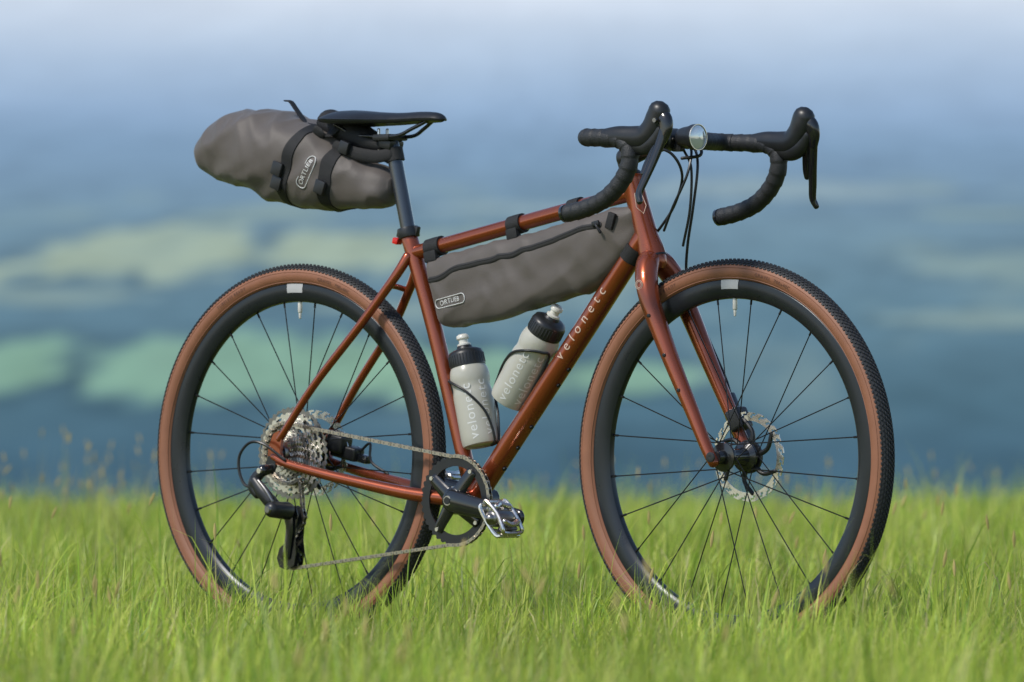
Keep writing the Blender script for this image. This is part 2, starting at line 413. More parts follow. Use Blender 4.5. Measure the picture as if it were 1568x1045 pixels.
# ---------------------------------------------------------------- drivetrain
mb=MB()
teeth=[42,37,32,28,24,21,19,17,15,13,11]
for i,t in enumerate(teeth):
    r=t*.0127/(2*math.pi)+.0012; y=-.0185-.0031*i
    nA=t*4
    def outer(j,r=r): return (r-.0042,r-.001,r,r-.0022)[j%4]
    inner=max(.012,r-.026) if i<5 else .013
    rings=[inner,inner+.3*(r-.006-inner),inner+.75*(r-.006-inner),r-.006,r]
    arms=6 if i<5 else 0
    def keep(i2,j,nA=nA,arms=arms,off=i*2):
        if arms and i2 in(1,2):
            ph=((j+off)/nA*arms*2)%1.0
            return ph<.45 if i2==1 else ph<.6
        return True
    plate(mb,0,.35,y,.0017,nA,rings,STEEL if i%4 else DSTEEL,keep=keep,outer=outer,rot=i*7)
lathe(mb,[(.013,-.0195),(.026,-.020),(.020,-.04),(.013,-.052)],(0,0,.35),(0,1,0),DSTEEL,30)
lathe(mb,[(.006,-.0545),(.014,-.0545),(.0155,-.053),(.0155,-.050),(.006,-.050)],(0,0,.35),(0,1,0),DSTEEL,24)
mb.build('cassette',bike)
mb=MB()
CB=(.42,.267)
rr=40*.0127/(2*math.pi)+.0018
plate(mb,*CB,-.0455,.0035,160,[.0625,.0655,.0745,rr],BLACK,outer=lambda j:(rr-.0045,rr-.001,rr,rr-.0022)[j%4])
for k in range(4):
    a=R(45+90*k+8)
    sweep(mb,[(CB[0]+.015*math.cos(a),-.052,CB[1]+.015*math.sin(a)),(CB[0]+.045*math.cos(a),-.050,CB[1]+.045*math.sin(a)),(CB[0]+.066*math.cos(a),-.0475,CB[1]+.066*math.sin(a))],[.0060,.0050,.0045],GLOSS,14,4,up=(0,1,0),flat=2.4)
    lathe(mb,[(0,.0015),(.0038,.0015),(.0042,-.002)],(CB[0]+.066*math.cos(a),-.0525,CB[1]+.066*math.sin(a)),(0,-1,0),STEEL,12)
lathe(mb,[(0,-.030),(.024,-.030),(.026,-.046),(.024,-.056),(.018,-.060),(0,-.060)],(CB[0],0,CB[1]),(0,1,0),GLOSS,32)
lathe(mb,[(0,.030),(.024,.030),(.024,.046),(0,.050)],(CB[0],0,CB[1]),(0,1,0),GLOSS,32)
sweep(mb,[(.420,-.060,.267),(.450,-.066,.262),(.52,-.072,.250),(.580,-.075,.240),(.594,-.075,.238)],[.0210,.0200,.0175,.0165,.0155],GLOSS,20,4,up=(0,0,1),flat=.42)
lathe(mb,[(0,.0008),(.0085,.0008),(.0095,-.001),(.0105,-.004)],(.420,-.0695,.267),(0,-1,0),STEEL,24)
lathe(mb,[(0,.0018),(.0070,.0018),(.0070,-.001)],(.420,-.0695,.267),(0,-1,0),BLACK,24)
sweep(mb,[(.420,.060,.267),(.35,.070,.280),(.27,.075,.294),(.253,.075,.297)],[.0190,.0165,.0150,.0145],GLOSS,20,4,up=(0,0,1),flat=.42)
mb.build('crankset',bike)
def pedal(name,cx,cz,s,tilt):
    mb=MB()
    sweep(mb,[(cx,s*.080,cz),(cx,s*.150,cz)],[.0075,.006],STEEL,12,1)
    sweep(mb,[(cx,s*.092,cz),(cx,s*.110,cz),(cx,s*.145,cz),(cx,s*.153,cz)],[.012,.0165,.015,.009],DSTEEL,16,4)
    t=R(tilt)
    def rt(p): return (cx+p[0]*math.cos(t)-p[2]*math.sin(t),p[1],cz+p[0]*math.sin(t)+p[2]*math.cos(t))
    for q in(1,-1):
        sweep(mb,[rt(p) for p in((-.034,s*.100,.004*q),(-.030,s*.096,.010*q),(0,s*.098,.014*q),(.030,s*.096,.010*q),(.036,s*.100,.004*q),(.036,s*.142,.004*q),(.030,s*.148,.010*q),(0,s*.146,.014*q),(-.030,s*.148,.010*q),(-.034,s*.142,.004*q))],.0040,STEEL,8,3,closed=True)
        sweep(mb,[rt(p) for p in((-.014,s*.102,.016*q),(-.022,s*.121,.013*q),(-.014,s*.140,.016*q))],.0052,STEEL,8,4)
        sweep(mb,[rt(p) for p in((.018,s*.102,.015*q),(.024,s*.121,.012*q),(.018,s*.140,.015*q))],.0052,STEEL,8,4)
    c1=rt((.024,s*.121,0)); box(mb,c1,(.014,.036,.016),DSTEEL,(0,-tilt,0),.003)
    c1=rt((-.022,s*.121,0)); box(mb,c1,(.012,.034,.014),STEEL,(0,-tilt,0),.003)
    mb.build(name,bike)
pedal('pedal_right',.592,.238,-1,-52); pedal('pedal_left',.253,.297,1,8)
def arc(c,r,a0,a1,n): return [(c[0]+r*math.cos(R(a0+(a1-a0)*k/n)),c[1]+r*math.sin(R(a0+(a1-a0)*k/n))) for k in range(n+1)]
cr=.0809; yc=-.0455; yg=-.034
LP=(.012,.158);UP=(.022,.232)
pa=[(p,yc) for p in arc(CB,cr,97,-97,40)]
pa+=[(p,yg) for p in arc(LP,.0215,-95,-205,14)]
pa+=[(p,yg) for p in arc(UP,.0205,-30,35,8)]
pa+=[(p,yg) for p in arc((0,.35),.0570,-55,-262,30)]
P=[np.array((p[0],y,p[1])) for p,y in pa]; P.append(P[0])
D=[0]
for a,b in zip(P,P[1:]): D.append(D[-1]+np.linalg.norm(b-a))
Lt=D[-1]; nl=int(round(Lt/.0127)); 
if nl%2: nl+=1
PA=np.array(P)
def at(d): d%=Lt; return V([float(np.interp(d,D,PA[:,k])) for k in range(3)])
mb=MB()
for i in range(nl):
    a=at(i*Lt/nl); b=at((i+1)*Lt/nl); d=(b-a); ln=d.length; d.normalize(); ly=V((0,1,0)); n_=d.cross(ly).normalized()
    mid=(a+b)/2; hw=ln/2
    outp=[]
    for k in range(14):
        t=2*math.pi*k/14; cx_=math.cos(t);cz_=math.sin(t)
        px=(hw if cx_>0 else -hw)+cx_*.0042; pz=cz_*.0042
        if abs(cx_)<.3: px=cx_*hw*2; pz=math.copysign(.0028,cz_)
        outp.append((px,pz))
    off=.0036 if i%2 else .0026
    for s in(-1,1):
        vs=[mid+d*px+n_*pz+ly*(s*off) for px,pz in outp]+[mid+d*px+n_*pz+ly*(s*(off+.0009)) for px,pz in outp]
        nn=14; mb.add(vs,[list(range(nn)),[nn+k for k in range(nn)]]+[[k,(k+1)%nn,nn+(k+1)%nn,nn+k] for k in range(nn)],CHAINM)
    sweep(mb,[a-ly*.0046,a+ly*.0046],.0022,DSTEEL,8,1,cap='flat')
mb.build('chain',bike,angle=30)
mb=MB()
prism(mb,[(-.014,.345),(.004,.345),(.004,.325),(-.004,.312),(-.018,.312),(-.020,.33)],-.072,-.067,BLACK)
sweep(mb,[(-.010,-.070,.322),(-.012,-.090,.318)],[.010,.011],GLOSS,18,2)
sweep(mb,[(-.014,-.090,.316),(-.027,-.093,.302),(-.031,-.093,.287),(-.020,-.093,.274)],[.010,.0105,.0105,.009],BLACK,16,5)
sweep(mb,[(-.024,-.099,.300),(-.004,-.099,.279),(.014,-.097,.260)],[.0085,.0105,.010],BLACK,16,5,up=(0,1,0),flat=1.25)
sweep(mb,[(-.010,-.103,.300),(.010,-.102,.280),(.022,-.100,.262)],[.0035,.004,.0035],DSTEEL,10,5)
sweep(mb,[(-.020,-.082,.290),(.002,-.078,.264),(.018,-.074,.248)],[.006,.008,.008],GLOSS,14,5)
sweep(mb,[(.022,-.102,.247),(.022,-.060,.244)],[.0150,.0165],BLACK,24,2)
lathe(mb,[(0,.001),(.006,.001),(.008,-.002)],(.022,-.1145,.247),(0,-1,0),DSTEEL,16)
lathe(mb,[(0,.001),(.005,.001),(.006,-.002)],(-.012,-.0995,.318),(0,-1,0),STEEL,16)
for yy in(-.049,-.026):
    prism(mb,[(.008,.250),(.034,.252),(.040,.236),(.034,.214),(.032,.190),(.035,.166),(.030,.144),(.012,.134),(-.006,.140),(-.012,.156),(-.006,.174),(.010,.186),(.013,.205),(.006,.230)],yy-.001,yy+.001,GLOSS)
def pul(c,t=11):
    r=t*.0127/(2*math.pi)-.0005
    plate(mb,c[0],c[1],yg,.004,t*4,[.004,.008,.0155,r],BLACK,outer=lambda j:(r-.0035,r,r,r-.0035)[j%4])
    sweep(mb,[(c[0],-.053,c[1]),(c[0],-.022,c[1])],.004,STEEL,10,1)
pul(LP);pul(UP)
sweep(mb,[(.020,-.053,.244),(.022,-.053,.205),(.012,-.052,.158)],[.0042,.0036,.0042],GLOSS,14,4,up=(0,1,0),flat=2.4)
sweep(mb,[(.03,-.075,.338),(-.008,-.088,.366),(-.040,-.092,.370),(-.064,-.094,.348),(-.066,-.094,.318),(-.052,-.094,.292),(-.030,-.093,.288)],.0028,BLACK,8,8)
mb.build('rear_derailleur',bike)
mb=MB()
box(mb,(.985,.070,.402),(.026,.030,.062),BLACK,(0,-27,0),.006,3)
box(mb,(1.000,.050,.416),(.030,.034,.040),BLACK,(0,-27,0),.006,3)
box(mb,(.972,.066,.448),(.016,.016,.030),GLOSS,(0,-27,0),.004)
for z in(.385,.425): lathe(mb,[(0,.002),(.005,.002),(.0055,-.002)],(.992-(z-.4)*.5,.0855,z),(0,1,0),STEEL,12)
sweep(mb,[(.890,.060,.62),(.925,.064,.55),(.955,.068,.49),(.968,.066,.462)],.0026,BLACK,8,5)
mb.build('front_brake_caliper',bike)
mb=MB()
box(mb,(.068,.056,.352),(.062,.030,.026),BLACK,(0,12,0),.006,3)
box(mb,(.055,.048,.368),(.040,.034,.034),BLACK,(0,12,0),.007,3)
box(mb,(.105,.058,.340),(.030,.018,.016),GLOSS,(0,12,0),.004)
sweep(mb,[(.095,.058,.350),(.125,.055,.368),(.13,.052,.335),(.17,.054,.312)],.0026,BLACK,8,5)
for x in(.05,.082): lathe(mb,[(0,.002),(.005,.002),(.0055,-.002)],(x,.072,.357),(0,1,0),STEEL,12)
mb.build('rear_brake_caliper',bike)

# ---------------------------------------------------------------- bags
def wr(p,s=1.,seed=0):
    q=V(p)*1.0+V((seed,seed*2,0))
    n1=noise.noise(q*9); n2=noise.noise(V((q.x*17+q.z*12,q.y*12,q.z*9-q.x*8))); n4=noise.noise(V((q.x*10-q.z*17,q.y*9+3,q.z*8)))
    n3=noise.noise(q*45)
    return s*(n1*.007+(.22-abs(n2))*.0085+(.22-abs(n4))*.0085+n3*.0008)
def spw(c,e): return math.copysign(abs(c)**e,c)
class Bag:
    def __init__(s,secs,ex,seed,amp): # secs: tx,tz,bx,bz,hw
        s.T=np.array(crom(secs,8)); s.ex=ex; s.seed=seed; s.amp=amp
        s.mx=(s.T[:,0]+s.T[:,2])/2
    def pt(s,row,a,off=0.):
        tx,tz,bx,bz,hw=row; c=V(((tx+bx)/2,0,(tz+bz)/2)); hv=V(((tx-bx)/2,0,(tz-bz)/2))
        d=hv*spw(math.cos(a),2/s.ex)+V((0,hw*spw(math.sin(a),2/s.ex),0))
        p=c+d; fade=min(1,hw/.02)
        dn=d.normalized()
        return p+dn*(wr(p,s.amp*fade,s.seed)+off)
    def row(s,x): return [float(np.interp(x,s.mx,s.T[:,k])) for k in range(5)]
    def mesh(s,mb,m,seg=72):
        vs=[];fs=[]
        rows=[]
        for a,b in zip(s.T,s.T[1:]): rows+= [a,(a+b)/2]
        rows.append(s.T[-1])
        for r in rows: vs+=[s.pt(r,2*math.pi*k/seg) for k in range(seg)]
        n=len(rows)
        for i in range(n-1):
            for k in range(seg): fs.append([i*seg+k,i*seg+(k+1)%seg,(i+1)*seg+(k+1)%seg,(i+1)*seg+k])
        fs+=[list(range(seg)),[(n-1)*seg+k for k in range(seg)]]
        mb.add(vs,fs,m)
    def side(s,x,z,off=.001): # near side (-y)
        xm=x
        for _ in range(6):
            r=s.row(xm); zc=(r[1]+r[3])/2; hz=(r[1]-r[3])/2; t=max(-.98,min(.98,(z-zc)/hz)); xs=(r[0]+r[2])/2+t*(r[0]-r[2])/2; xm+= x-xs
        a=math.acos(spw(t,s.ex/2)); a=-a
        return s.pt(s.row(xm),a,off)
def logo(mb,bag,cx,cz,ang,L,H,txt,size):
    u=(math.cos(R(ang)),math.sin(R(ang))); w=(-u[1],u[0]); pts=[]
    for k in range(28):
        t=2*math.pi*k/28; a=math.copysign(L/2-H/2,math.cos(t))+H/2*math.cos(t); b=H/2*math.sin(t)
        pts.append(bag.side(cx+u[0]*a+w[0]*b,cz+u[1]*a+w[1]*b,.0016))
    sweep(mb,pts,.0008,WHITE,6,1,closed=True)
    vs,fs=text_mesh(txt,size,1.05)
    mb.add([bag.side(cx+u[0]*x+w[0]*y,cz+u[1]*x+w[1]*y,.0022) for x,y,z in vs],fs,WHITE)
sb=root('saddle_bag')
S=[(-.230,.912,.886,.016),(-.225,.926,.878,.036),(-.208,.944,.868,.054),(-.180,.964,.854,.066),(-.150,.979,.845,.073),(-.105,.986,.830,.081),(-.050,.987,.817,.084),(.015,.972,.808,.082),(.060,.955,.804,.076),(.100,.936,.800,.068),(.150,.905,.797,.056),(.190,.886,.799,.046),(.218,.870,.808,.036),(.232,.858,.826,.020)]
bagS=Bag([(x,t,x,b,h) for x,t,b,h in S],2.5,3.1,1.15)
mb=MB(); bagS.mesh(mb,BAG); mb.build('bag_body',sb,angle=80)
mb=MB()
def strap(bag,mb,x0,k,wid,off=.0022):
    seg=80; vs=[];fs=[]
    for i in range(seg):
        a=2*math.pi*i/seg
        for q,of in((-1,-.001),(-1,off),(1,off),(1,-.001)):
            r=bag.row(x0); z=(r[1]+r[3])/2+(r[1]-r[3])/2*math.cos(a)
            r=bag.row(x0+k*(z-.88)+q*wid/2); vs.append(bag.pt(r,a,of))
    for i in range(seg):
        j=(i+1)%seg
        for c in range(3): fs.append([i*4+c,j*4+c,j*4+c+1,i*4+c+1])
    mb.add(vs,fs,WEB)
strap(bagS,mb,.035,.42,.020); strap(bagS,mb,.125,.25,.022)
for x,z in((.012,.850),(.112,.842),(.018,.875)):
    p=bagS.side(x,z,.004); box(mb,p,(.024,.008,.026),BLACK,(0,20,0),.003)
sweep(mb,[(.060,-.02,.955),(.035,-.022,.962),(.012,-.022,.985),(-.002,-.022,1.000),(-.012,-.022,1.002)],[.0080,.0085,.0080,.008,.008],WEB,10,5,up=(0,1,0),flat=.22)
for s in(-1,1):
    sweep(mb,[(.125,s*.040,.915),(.165,s*.036,.902),(.205,s*.024,.895),(.232,s*.017,.898)],[.011,.012,.012,.011],WEB,12,5,up=(0,0,1),flat=.30)
    sweep(mb,[(.120,s*.030,.950),(.105,s*.045,.935),(.085,s*.050,.945)],[.010,.010,.010],WEB,10,4,up=(1,0,0),flat=.3)
lathe(mb,[(.0142,-.012),(.0175,-.012),(.0175,.012),(.0142,.012)],(.2325,0,.898),sa,WEB,24)
sweep(mb,[(.075,0,.962),(.12,0,.945),(.17,0,.925),(.205,0,.915)],[.024,.026,.022,.014],WEB,14,4,up=(0,0,1),flat=1.3)
box(mb,(.150,-.045,.912),(.022,.010,.024),BLACK,(0,20,0),.003)
logo(mb,bagS,.082,.868,58,.062,.021,'ORTLIEB',.0125)
mb.build('bag_straps',sb)
fb=root('frame_bag')
F=[(.318,.697,.352,.594,.010),(.322,.702,.358,.583,.022),(.338,.706,.372,.580,.028),(.38,.714,.405,.581,.031),(.44,.726,.46,.590,.034),(.53,.745,.545,.606,.036),(.62,.764,.64,.629,.036),(.70,.781,.715,.648,.034),(.755,.792,.772,.690,.030),(.790,.798,.804,.722,.025),(.808,.796,.816,.740,.018),(.814,.786,.819,.752,.008)]
bagF=Bag(F,3.0,9.7,.95)
mb=MB(); bagF.mesh(mb,BAG,80); mb.build('bag_body',fb,angle=80)
mb=MB()
zp=[(.340,.668),(.40,.683),(.47,.699),(.554,.719),(.65,.740),(.748,.761)]
ZQ=crom(zp,8)
sweep(mb,[bagF.side(q[0],q[1],.0005) for q in ZQ],.0058,BAGD,8,1,up=(0,0,1),flat=.42)
sweep(mb,[bagF.side(q[0],q[1],.0030) for q in ZQ],.0013,WEB,6,1)
p=bagF.side(.742,.760,.006); box(mb,p,(.016,.005,.009),BLACK,(0,-12,0),.0015)
sweep(mb,[p,p+V((.006,-.006,-.004)),p+V((.014,-.004,-.016))],[.002,.002,.003],BLACK,8,3)
p=bagF.side(.772,.768,.002); box(mb,p,(.016,.008,.030),WEB,(0,18,0),.002)
ta=V((.193,0,.039)).normalized()
for x,z,w in((.333,.728,.017),(.528,.767,.015),(.668,.795,.013)):
    lathe(mb,[(.0145,-w),(.0178,-w),(.0182,0),(.0178,w),(.0145,w)],(x,0,z),ta,WEB,28)
    box(mb,(x,-.012,z-.017),(w*1.7,.014,.020),WEB,(0,-11,0),.003)
lathe(mb,[(.020,-.014),(.0225,-.014),(.0228,0),(.0225,.014),(.020,.014)],(.800,0,.713),du,WEB,28)
logo(mb,bagF,.392,.629,11,.078,.017,'ORTLIEB',.0125)
mb.build('bag_trim',fb)

# ---------------------------------------------------------------- bottles
def bottle(b,t,n,tubeN):
    o=V(b); ax=(V(t)-o).normalized(); e=root('water_bottle')
    mb=MB()
    lathe(mb,[(0,.003),(.028,.003),(.030,0),(.0345,.002),(.0362,.009),(.0366,.02),(.0366,.094),(.0358,.100),(.0345,.105),(.0342,.112),(.0352,.118),(.0362,.124),(.0362,.132),(.0345,.141),(.0310,.149)],o,ax,BOT,56)
    mb.build('bottle_body',e,angle=50)
    mb=MB()
    prof=[(.0300,.147),(.0325,.148),(.0328,.151),(.0322,.170),(.0300,.176),(.0220,.180),(.0150,.1815),(.0135,.186),(.0125,.187)]
    lathe(mb,prof,o,ax,BLACK,56)
    for k in range(36):
        a=2*math.pi*k/36; N=V((0,1,0)); B=ax.cross(N); d=N*math.cos(a)+B*math.sin(a)
        sweep(mb,[o+ax*.152+d*.0326,o+ax*.169+d*.0322],.0009,BLACK,6,1)
    mb.build('bottle_cap',e,angle=50)
    mb=MB()
    lathe(mb,[(.0125,.184),(.0125,.190),(.0085,.192),(.0085,.198),(.0115,.200),(.0115,.205),(.008,.208),(0,.208)],o,ax,CLEAR,32)
    mb.build('bottle_nozzle',e,angle=50)
    mb=MB()
    wrap_text(mb,'velonetc',.026,o+ax*.062,ax,n,.0369,WHITE,1.15,off=.010)
    wrap_text(mb,'velonetc',.026,o+ax*.066,ax,n,.0369,WHITE,1.15,off=-.019)
    mb.build('bottle_print',e)
    mb=MB(); tn=V(tubeN); tn=(tn-ax*tn.dot(ax)).normalized(); sd=ax.cross(tn)
    def cp(a,h,rr=.0395): return o+ax*h+(tn*math.cos(R(a))+sd*math.sin(R(a)))*rr
    for s in(-1,1):
        sweep(mb,[cp(s*6,.020),cp(s*10,.120,.041),cp(s*35,.128),cp(s*75,.118),cp(s*115,.096),cp(s*150,.062),cp(s*165,.030),cp(s*172,.002,.036),cp(s*178,-.004,.022)],.0024,BLACK,10,6)
    sweep(mb,[cp(-14,.02,.041),cp(0,.02,.041),cp(14,.02,.041)],.0028,BLACK,8,4)
    for h in(.04,.104):
        q=cp(0,h,.046); box(mb,q,(.010,.012,.014),BLACK,(0,0,0),.002)
    mb.build('bottle_cage',bike)
bottle((.4445,0,.366),(.398,0,.560),(.62,-.78,0.1),(-1,0,-.24))
bottle((.506,0,.447),(.612,0,.602),(.62,-.78,0.1),(.77,0,-.64))
mb=MB()
for t in(.14,.22,.30,.46,.52):
    p=V((.428,0,.272)).lerp(V((.826,0,.744)),t); dn=V((.62,-.1,-.52)).normalized()
    lathe(mb,[(0,.0035),(.0042,.003),(.0048,-.003)],p+dn*.0195,dn,BLACK,12)
mb.build('frame_bolts',bike)

# ---------------------------------------------------------------- terrain
CAM=V((.3932,-14.665,.5))
DD=np.array([-60,0,22,24,26,28,32,38,60,200,800,1800,2500,3200,4000,5000,6500,8000,10000,12000,16000],float)
ZZ=np.array([0,0,0,-.0084,-.034,-.076,-.21,-.54,-3.4,-25,-60,-55,-41,-11,30,95,170,262,425,605,560],float)
rows=np.concatenate([np.linspace(-60,8,12),np.linspace(9,40,94),np.geomspace(42,2000,60),np.linspace(2040,12000,280),np.linspace(12500,16000,6)])
tt=np.linspace(-1,1,241)
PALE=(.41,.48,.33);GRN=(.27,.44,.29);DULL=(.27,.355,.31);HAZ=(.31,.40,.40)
fields=[(-208,4620,72,330,PALE),(-100,4600,48,230,PALE),(-160,5150,52,130,DULL),(-222,3480,34,270,GRN),(-112,3470,86,300,GRN),(-30,3420,60,200,GRN),(42,3380,36,150,GRN),
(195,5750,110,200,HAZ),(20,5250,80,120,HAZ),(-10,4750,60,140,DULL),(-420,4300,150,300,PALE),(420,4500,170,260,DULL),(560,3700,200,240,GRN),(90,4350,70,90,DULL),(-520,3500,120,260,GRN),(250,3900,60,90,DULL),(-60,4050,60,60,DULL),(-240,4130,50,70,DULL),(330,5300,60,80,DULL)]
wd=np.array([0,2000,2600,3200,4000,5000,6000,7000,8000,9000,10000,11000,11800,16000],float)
wood_haze=np.array([(.03,.055,.045),(.045,.10,.13),(.063,.128,.166),(.090,.172,.205),(.133,.230,.268),(.188,.290,.335),(.205,.308,.383),(.235,.345,.440),(.305,.418,.528),(.405,.505,.595),(.52,.60,.66),(.64,.69,.715),(.73,.76,.775),(.73,.76,.775)])  # aerial haze painted into base colour: woods turn bluish, then near white, with distance
verts=[];cols=[]
def fbm(x,y,z):
    return noise.noise(V((x,y,z)))+.5*noise.noise(V((x*2.1,y*2.1,z+3)))+.25*noise.noise(V((x*4.3,y*4.3,z+7)))
for D_ in rows:
    z0=float(np.interp(D_,DD,ZZ))
    half=14+abs(D_)*.42
    wrow=np.array([np.interp(D_,wd,wood_haze[:,k]) for k in range(3)])
    for t in tt:
        x=CAM.x+half*math.copysign(abs(t)**1.9,t); Y=D_+CAM.y
        z=z0
        if 3<D_<30: z+=.018*noise.noise(V((x*.8,Y*.8,3)))
        c=np.array([.06,.09,.02])
        if D_>60:
            a=min(1,(D_-60)/2000)
            z+=a*D_*.0011*noise.noise(V((x/300,Y/1500,7)))
            if D_>6500: z+=(D_-6500)*.0030*noise.noise(V((x/900,1.5,Y/9000)))
            nn1=fbm(x/75,Y/620,1); nn2=fbm(x/20,Y/150,5)
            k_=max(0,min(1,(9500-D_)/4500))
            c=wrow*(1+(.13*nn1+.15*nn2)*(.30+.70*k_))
            for fx,fd,rx,rd,fc in fields:
                d2=((x-fx)/rx)**2+((D_-fd)/rd)**2
                if d2>4: continue
                e0=1.12-math.sqrt(d2)+.30*nn1+.34*nn2
                hedge=max(0,1-abs(e0+.06)/.14)           # tree line along the field margin
                c=c*(1-.28*hedge)
                e_=max(0,min(1,e0*3)); e_=e_*e_*(3-2*e_)
                c=c*(1-e_*.82)+np.array(fc)*e_*.82*(1+.16*nn2)
            if 2900<D_<6500:
                q=max(0,min(1,(nn1-.15)/.5))*.45*min(1,(D_-2900)/400)*min(1,(6500-D_)/800)
                c=c*(1-q)+np.array(DULL)*q
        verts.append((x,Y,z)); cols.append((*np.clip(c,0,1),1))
nT=len(tt); fs=[]
for i in range(len(rows)-1):
    for j in range(nT-1): fs.append((i*nT+j,i*nT+j+1,(i+1)*nT+j+1,(i+1)*nT+j))
me=bpy.data.meshes.new('ground'); me.from_pydata(verts,[],fs)
me.polygons.foreach_set('use_smooth',[True]*len(fs))
ca=me.attributes.new('landcover_haze','FLOAT_COLOR','POINT'); ca.data.foreach_set('color',np.array(cols,np.float32).reshape(-1))  # wood and field colours with the painted distance haze
g=bpy.data.objects.new('ground',me); scene.collection.objects.link(g)
m,nt,b=new_mat('land'); N=nt.nodes; Lk=nt.links
geo=N.new('ShaderNodeNewGeometry'); sep=N.new('ShaderNodeSeparateXYZ'); Lk.new(geo.outputs['Position'],sep.inputs[0])
nz_=N.new('ShaderNodeTexNoise'); nz_.inputs['Scale'].default_value=2.5; nz_.inputs['Detail'].default_value=4; Lk.new(geo.outputs['Position'],nz_.inputs[0])
nx=N.new('ShaderNodeMix'); nx.data_type='RGBA'; nx.inputs[6].default_value=(.07,.09,.02,1); nx.inputs[7].default_value=(.15,.17,.04,1); Lk.new(nz_.outputs['Fac'],nx.inputs[0])
at_=N.new('ShaderNodeAttribute'); at_.attribute_name='landcover_haze'
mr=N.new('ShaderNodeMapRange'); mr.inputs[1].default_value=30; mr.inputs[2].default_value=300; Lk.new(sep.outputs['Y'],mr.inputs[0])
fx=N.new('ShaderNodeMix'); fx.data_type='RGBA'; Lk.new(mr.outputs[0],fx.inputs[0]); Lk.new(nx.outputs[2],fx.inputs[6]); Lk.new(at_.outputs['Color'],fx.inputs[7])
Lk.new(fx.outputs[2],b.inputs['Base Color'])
b.inputs['Roughness'].default_value=1; b.inputs['Specular IOR Level'].default_value=0
me.materials.append(m)

# ---------------------------------------------------------------- grass
def ground_z(Y): return np.interp(Y-CAM.y,DD,ZZ)
def make_grass(name,X,Y,L,W,lean,az,col,segs,mats):
    n=len(X); nv=2*segs+1
    Z=ground_z(Y)
    P=np.zeros((n,nv,3)); 
    ux=np.cos(az); uy=np.sin(az)
    fa=az+np.pi/2+np.random.uniform(-.9,.9,n); wx=np.cos(fa); wy=np.sin(fa)
    x=np.zeros(n); z=np.zeros(n); ang=lean*.25
    for k in range(segs+1):
        wd=W*(1-(k/segs)**1.6)*.5 if k<segs else 0
        cx=X+x*ux; cy=Y+x*uy; cz=Z+z-.004
        if k<segs:
            P[:,2*k,0]=cx-wx*wd;P[:,2*k,1]=cy-wy*wd;P[:,2*k,2]=cz
            P[:,2*k+1,0]=cx+wx*wd;P[:,2*k+1,1]=cy+wy*wd;P[:,2*k+1,2]=cz
        else: P[:,2*k,0]=cx;P[:,2*k,1]=cy;P[:,2*k,2]=cz
        st=L/segs; x=x+np.sin(ang)*st; z=z+np.cos(ang)*st; ang=ang+lean*(1.6/segs)*(.4+k*.45)
    base=(np.arange(n)*nv)[:,None]
    quads=[]
    for k in range(segs-1): quads.append(base+np.array([2*k,2*k+1,2*k+3,2*k+2]))
    quads=np.concatenate(quads,1).reshape(-1,4)
    tris=(base+np.array([2*segs-2,2*segs-1,2*segs])).reshape(-1,3)
    me=bpy.data.meshes.new(name); me.vertices.add(n*nv); me.vertices.foreach_set('co',P.reshape(-1))
    nl=quads.size+tris.size; me.loops.add(nl); me.loops.foreach_set('vertex_index',np.concatenate([quads.reshape(-1),tris.reshape(-1)]).astype(np.int32))
    npol=len(quads)+len(tris); me.polygons.add(npol)
    ls=np.concatenate([np.arange(len(quads))*4,quads.size+np.arange(len(tris))*3]).astype(np.int32)
    me.polygons.foreach_set('loop_start',ls)
    me.update(calc_edges=True)
    me.polygons.foreach_set('use_smooth',np.ones(npol,bool))
    at_=me.attributes.new('tint','FLOAT_COLOR','POINT')
    C=np.ones((n,nv,4)); C[:,:,:3]=col[:,None,:]
    at_.data.foreach_set('color',C.reshape(-1).astype(np.float32))
    me.materials.append(mats)
    o=bpy.data.objects.new(name,me); scene.collection.objects.link(o); return o
m,nt,b=new_mat('grass_blade'); N=nt.nodes; Lk=nt.links
at_=N.new('ShaderNodeAttribute'); at_.attribute_name='tint'
tr=N.new('ShaderNodeBsdfTranslucent'); ms=N.new('ShaderNodeMixShader'); ms.inputs[0].default_value=.45
Lk.new(at_.outputs['Color'],b.inputs['Base Color']); Lk.new(at_.outputs['Color'],tr.inputs['Color'])
b.inputs['Roughness'].default_value=.40; b.inputs['Specular IOR Level'].default_value=.45
out=N['Material Output']; Lk.new(b.outputs[0],ms.inputs[1]); Lk.new(tr.outputs[0],ms.inputs[2]); Lk.new(ms.outputs[0],out.inputs[0])
GM=m
def scatter(n,d0,d1,extra=.7,pw=1.):
    D_=d0+(d1-d0)*np.random.rand(n)**pw
    X=CAM.x+(np.random.rand(n)*2-1)*(.068*D_+extra)
    return X,D_+CAM.y
nt_=9500; TX,TY=scatter(nt_,8.6,30); per=11
tw=np.random.uniform(.35,1.25,nt_); tint=np.random.rand(nt_)
X1=np.repeat(TX,per)+np.random.normal(0,.016,nt_*per); Y1=np.repeat(TY,per)+np.random.normal(0,.016,nt_*per)
dx=X1-np.repeat(TX,per); dy=Y1-np.repeat(TY,per)
az1=np.arctan2(dy,dx)+np.random.normal(0,.5,nt_*per)
nb=60000; X0,Y0=scatter(nb,8.6,30)
X=np.concatenate([X1,X0]);Y=np.concatenate([Y1,Y0]); n=len(X)
nz=np.array([noise.noise(V((x*1.7,y*1.1,0))) for x,y in zip(X,Y)]); nz2=np.array([noise.noise(V((x*6,y*3.5,4))) for x,y in zip(X,Y)])
az=np.concatenate([az1,np.random.uniform(-np.pi,np.pi,nb)])
w=np.random.rand(n)<.30; az[w]=np.random.normal(0.15,.6,w.sum())+nz[w]*2
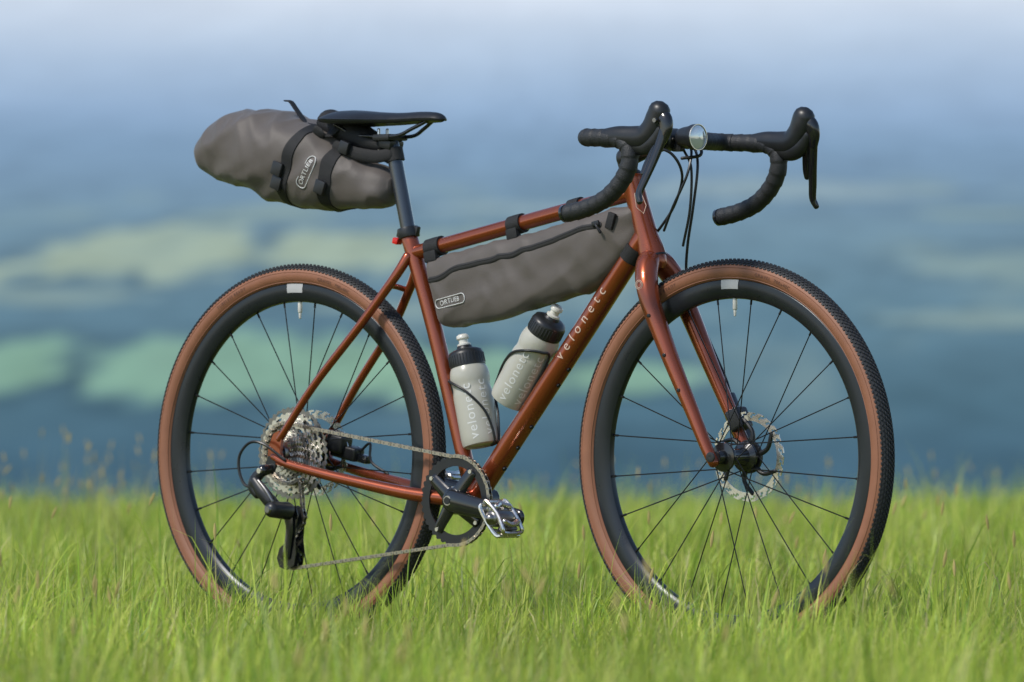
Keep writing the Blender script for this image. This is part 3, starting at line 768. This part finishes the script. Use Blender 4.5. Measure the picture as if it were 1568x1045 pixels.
L=np.clip(np.random.normal(.110,.036,n),.035,.25)*(1+.40*nz+.30*nz2)*np.concatenate([np.repeat(.75+.40*tw,per),np.full(nb,.85)])
W=np.random.uniform(.0026,.0060,n)
lean=np.abs(np.random.normal(.70,.50,n))
lg=np.random.rand(n)<.03; L[lg]*=1.5; lean[lg]*=1.3
pal=np.array([(.50,.60,.080),(.37,.52,.058),(.60,.64,.13),(.21,.37,.045),(.68,.60,.27)])
ci=np.random.choice(5,n,p=[.36,.24,.24,.09,.07])
tf=np.concatenate([np.repeat(.74+.48*tint,per),np.full(nb,.92)])
col=np.clip(pal[ci]*np.random.uniform(.8,1.2,(n,1))*(1+.50*nz[:,None])*tf[:,None],0,.85)
grass=make_grass('grass',X,Y,L,W,lean,az,col,4,GM)
ns=420; X,Y=scatter(ns,9.,30,.5)
Xe=CAM.x+np.random.normal(-1.25,.22,80); Ye=CAM.y+np.random.uniform(21,25,80)
X=np.concatenate([X,Xe]);Y=np.concatenate([Y,Ye]); LL=np.concatenate([np.random.uniform(.14,.27,ns),np.random.uniform(.18,.34,80)]); ns+=80
st=make_grass('seed_stalks',X,Y,LL,np.full(ns,.0026),np.abs(np.random.normal(.2,.15,ns)),np.random.uniform(-3,3,ns),np.tile(np.array([[.60,.52,.20]]),(ns,1))*np.random.uniform(.7,1.2,(ns,1)),4,GM)
mb=MB(); SH=mat('seed_head',(.46,.36,.13),.8)
co=np.zeros(len(st.data.vertices)*3); st.data.vertices.foreach_get('co',co); co=co.reshape(ns,-1,3)
for i in range(0,ns,2):
    t=V(co[i,-1]); d=(t-V(co[i,-3])).normalized()
    sweep(mb,[t-d*.014,t,t+d*.014],[.0012,.0030,.0010],SH,6,2)
hd=mb.build('seed_heads',st)

# ---------------------------------------------------------------- light, world, camera
sd=V((-.55,-.40,.72)).normalized()
el=math.asin(sd.z); 
w=bpy.data.worlds.new('World'); scene.world=w; w.use_nodes=True; nt=w.node_tree
sk=nt.nodes.new('ShaderNodeTexSky'); sk.sky_type='NISHITA'; sk.sun_disc=False; sk.sun_elevation=el; sk.sun_rotation=math.atan2(sd.x,sd.y)
sk.dust_density=.6; sk.air_density=1.; sk.ozone_density=1.5
nt.links.new(sk.outputs[0],nt.nodes['Background'].inputs[0]); nt.nodes['Background'].inputs[1].default_value=.145
sl=bpy.data.lights.new('sun','SUN'); sl.energy=2.8; sl.angle=R(9); sl.color=(1,.95,.87)
so=bpy.data.objects.new('sun',sl); scene.collection.objects.link(so); so.rotation_euler=(-sd).to_track_quat('-Z','Y').to_euler()
cam=bpy.data.cameras.new('camera'); co_=bpy.data.objects.new('camera',cam); scene.collection.objects.link(co_)
co_.location=CAM; co_.rotation_euler=(R(90+.2245),0,0)
cam.lens=12124*36/1568; cam.sensor_width=36; cam.clip_start=.5; cam.clip_end=40000
cam.dof.use_dof=True; cam.dof.focus_distance=14.0; cam.dof.aperture_fstop=7.1
scene.camera=co_
scene.view_settings.view_transform='Standard'; scene.view_settings.look='None'; scene.view_settings.exposure=0
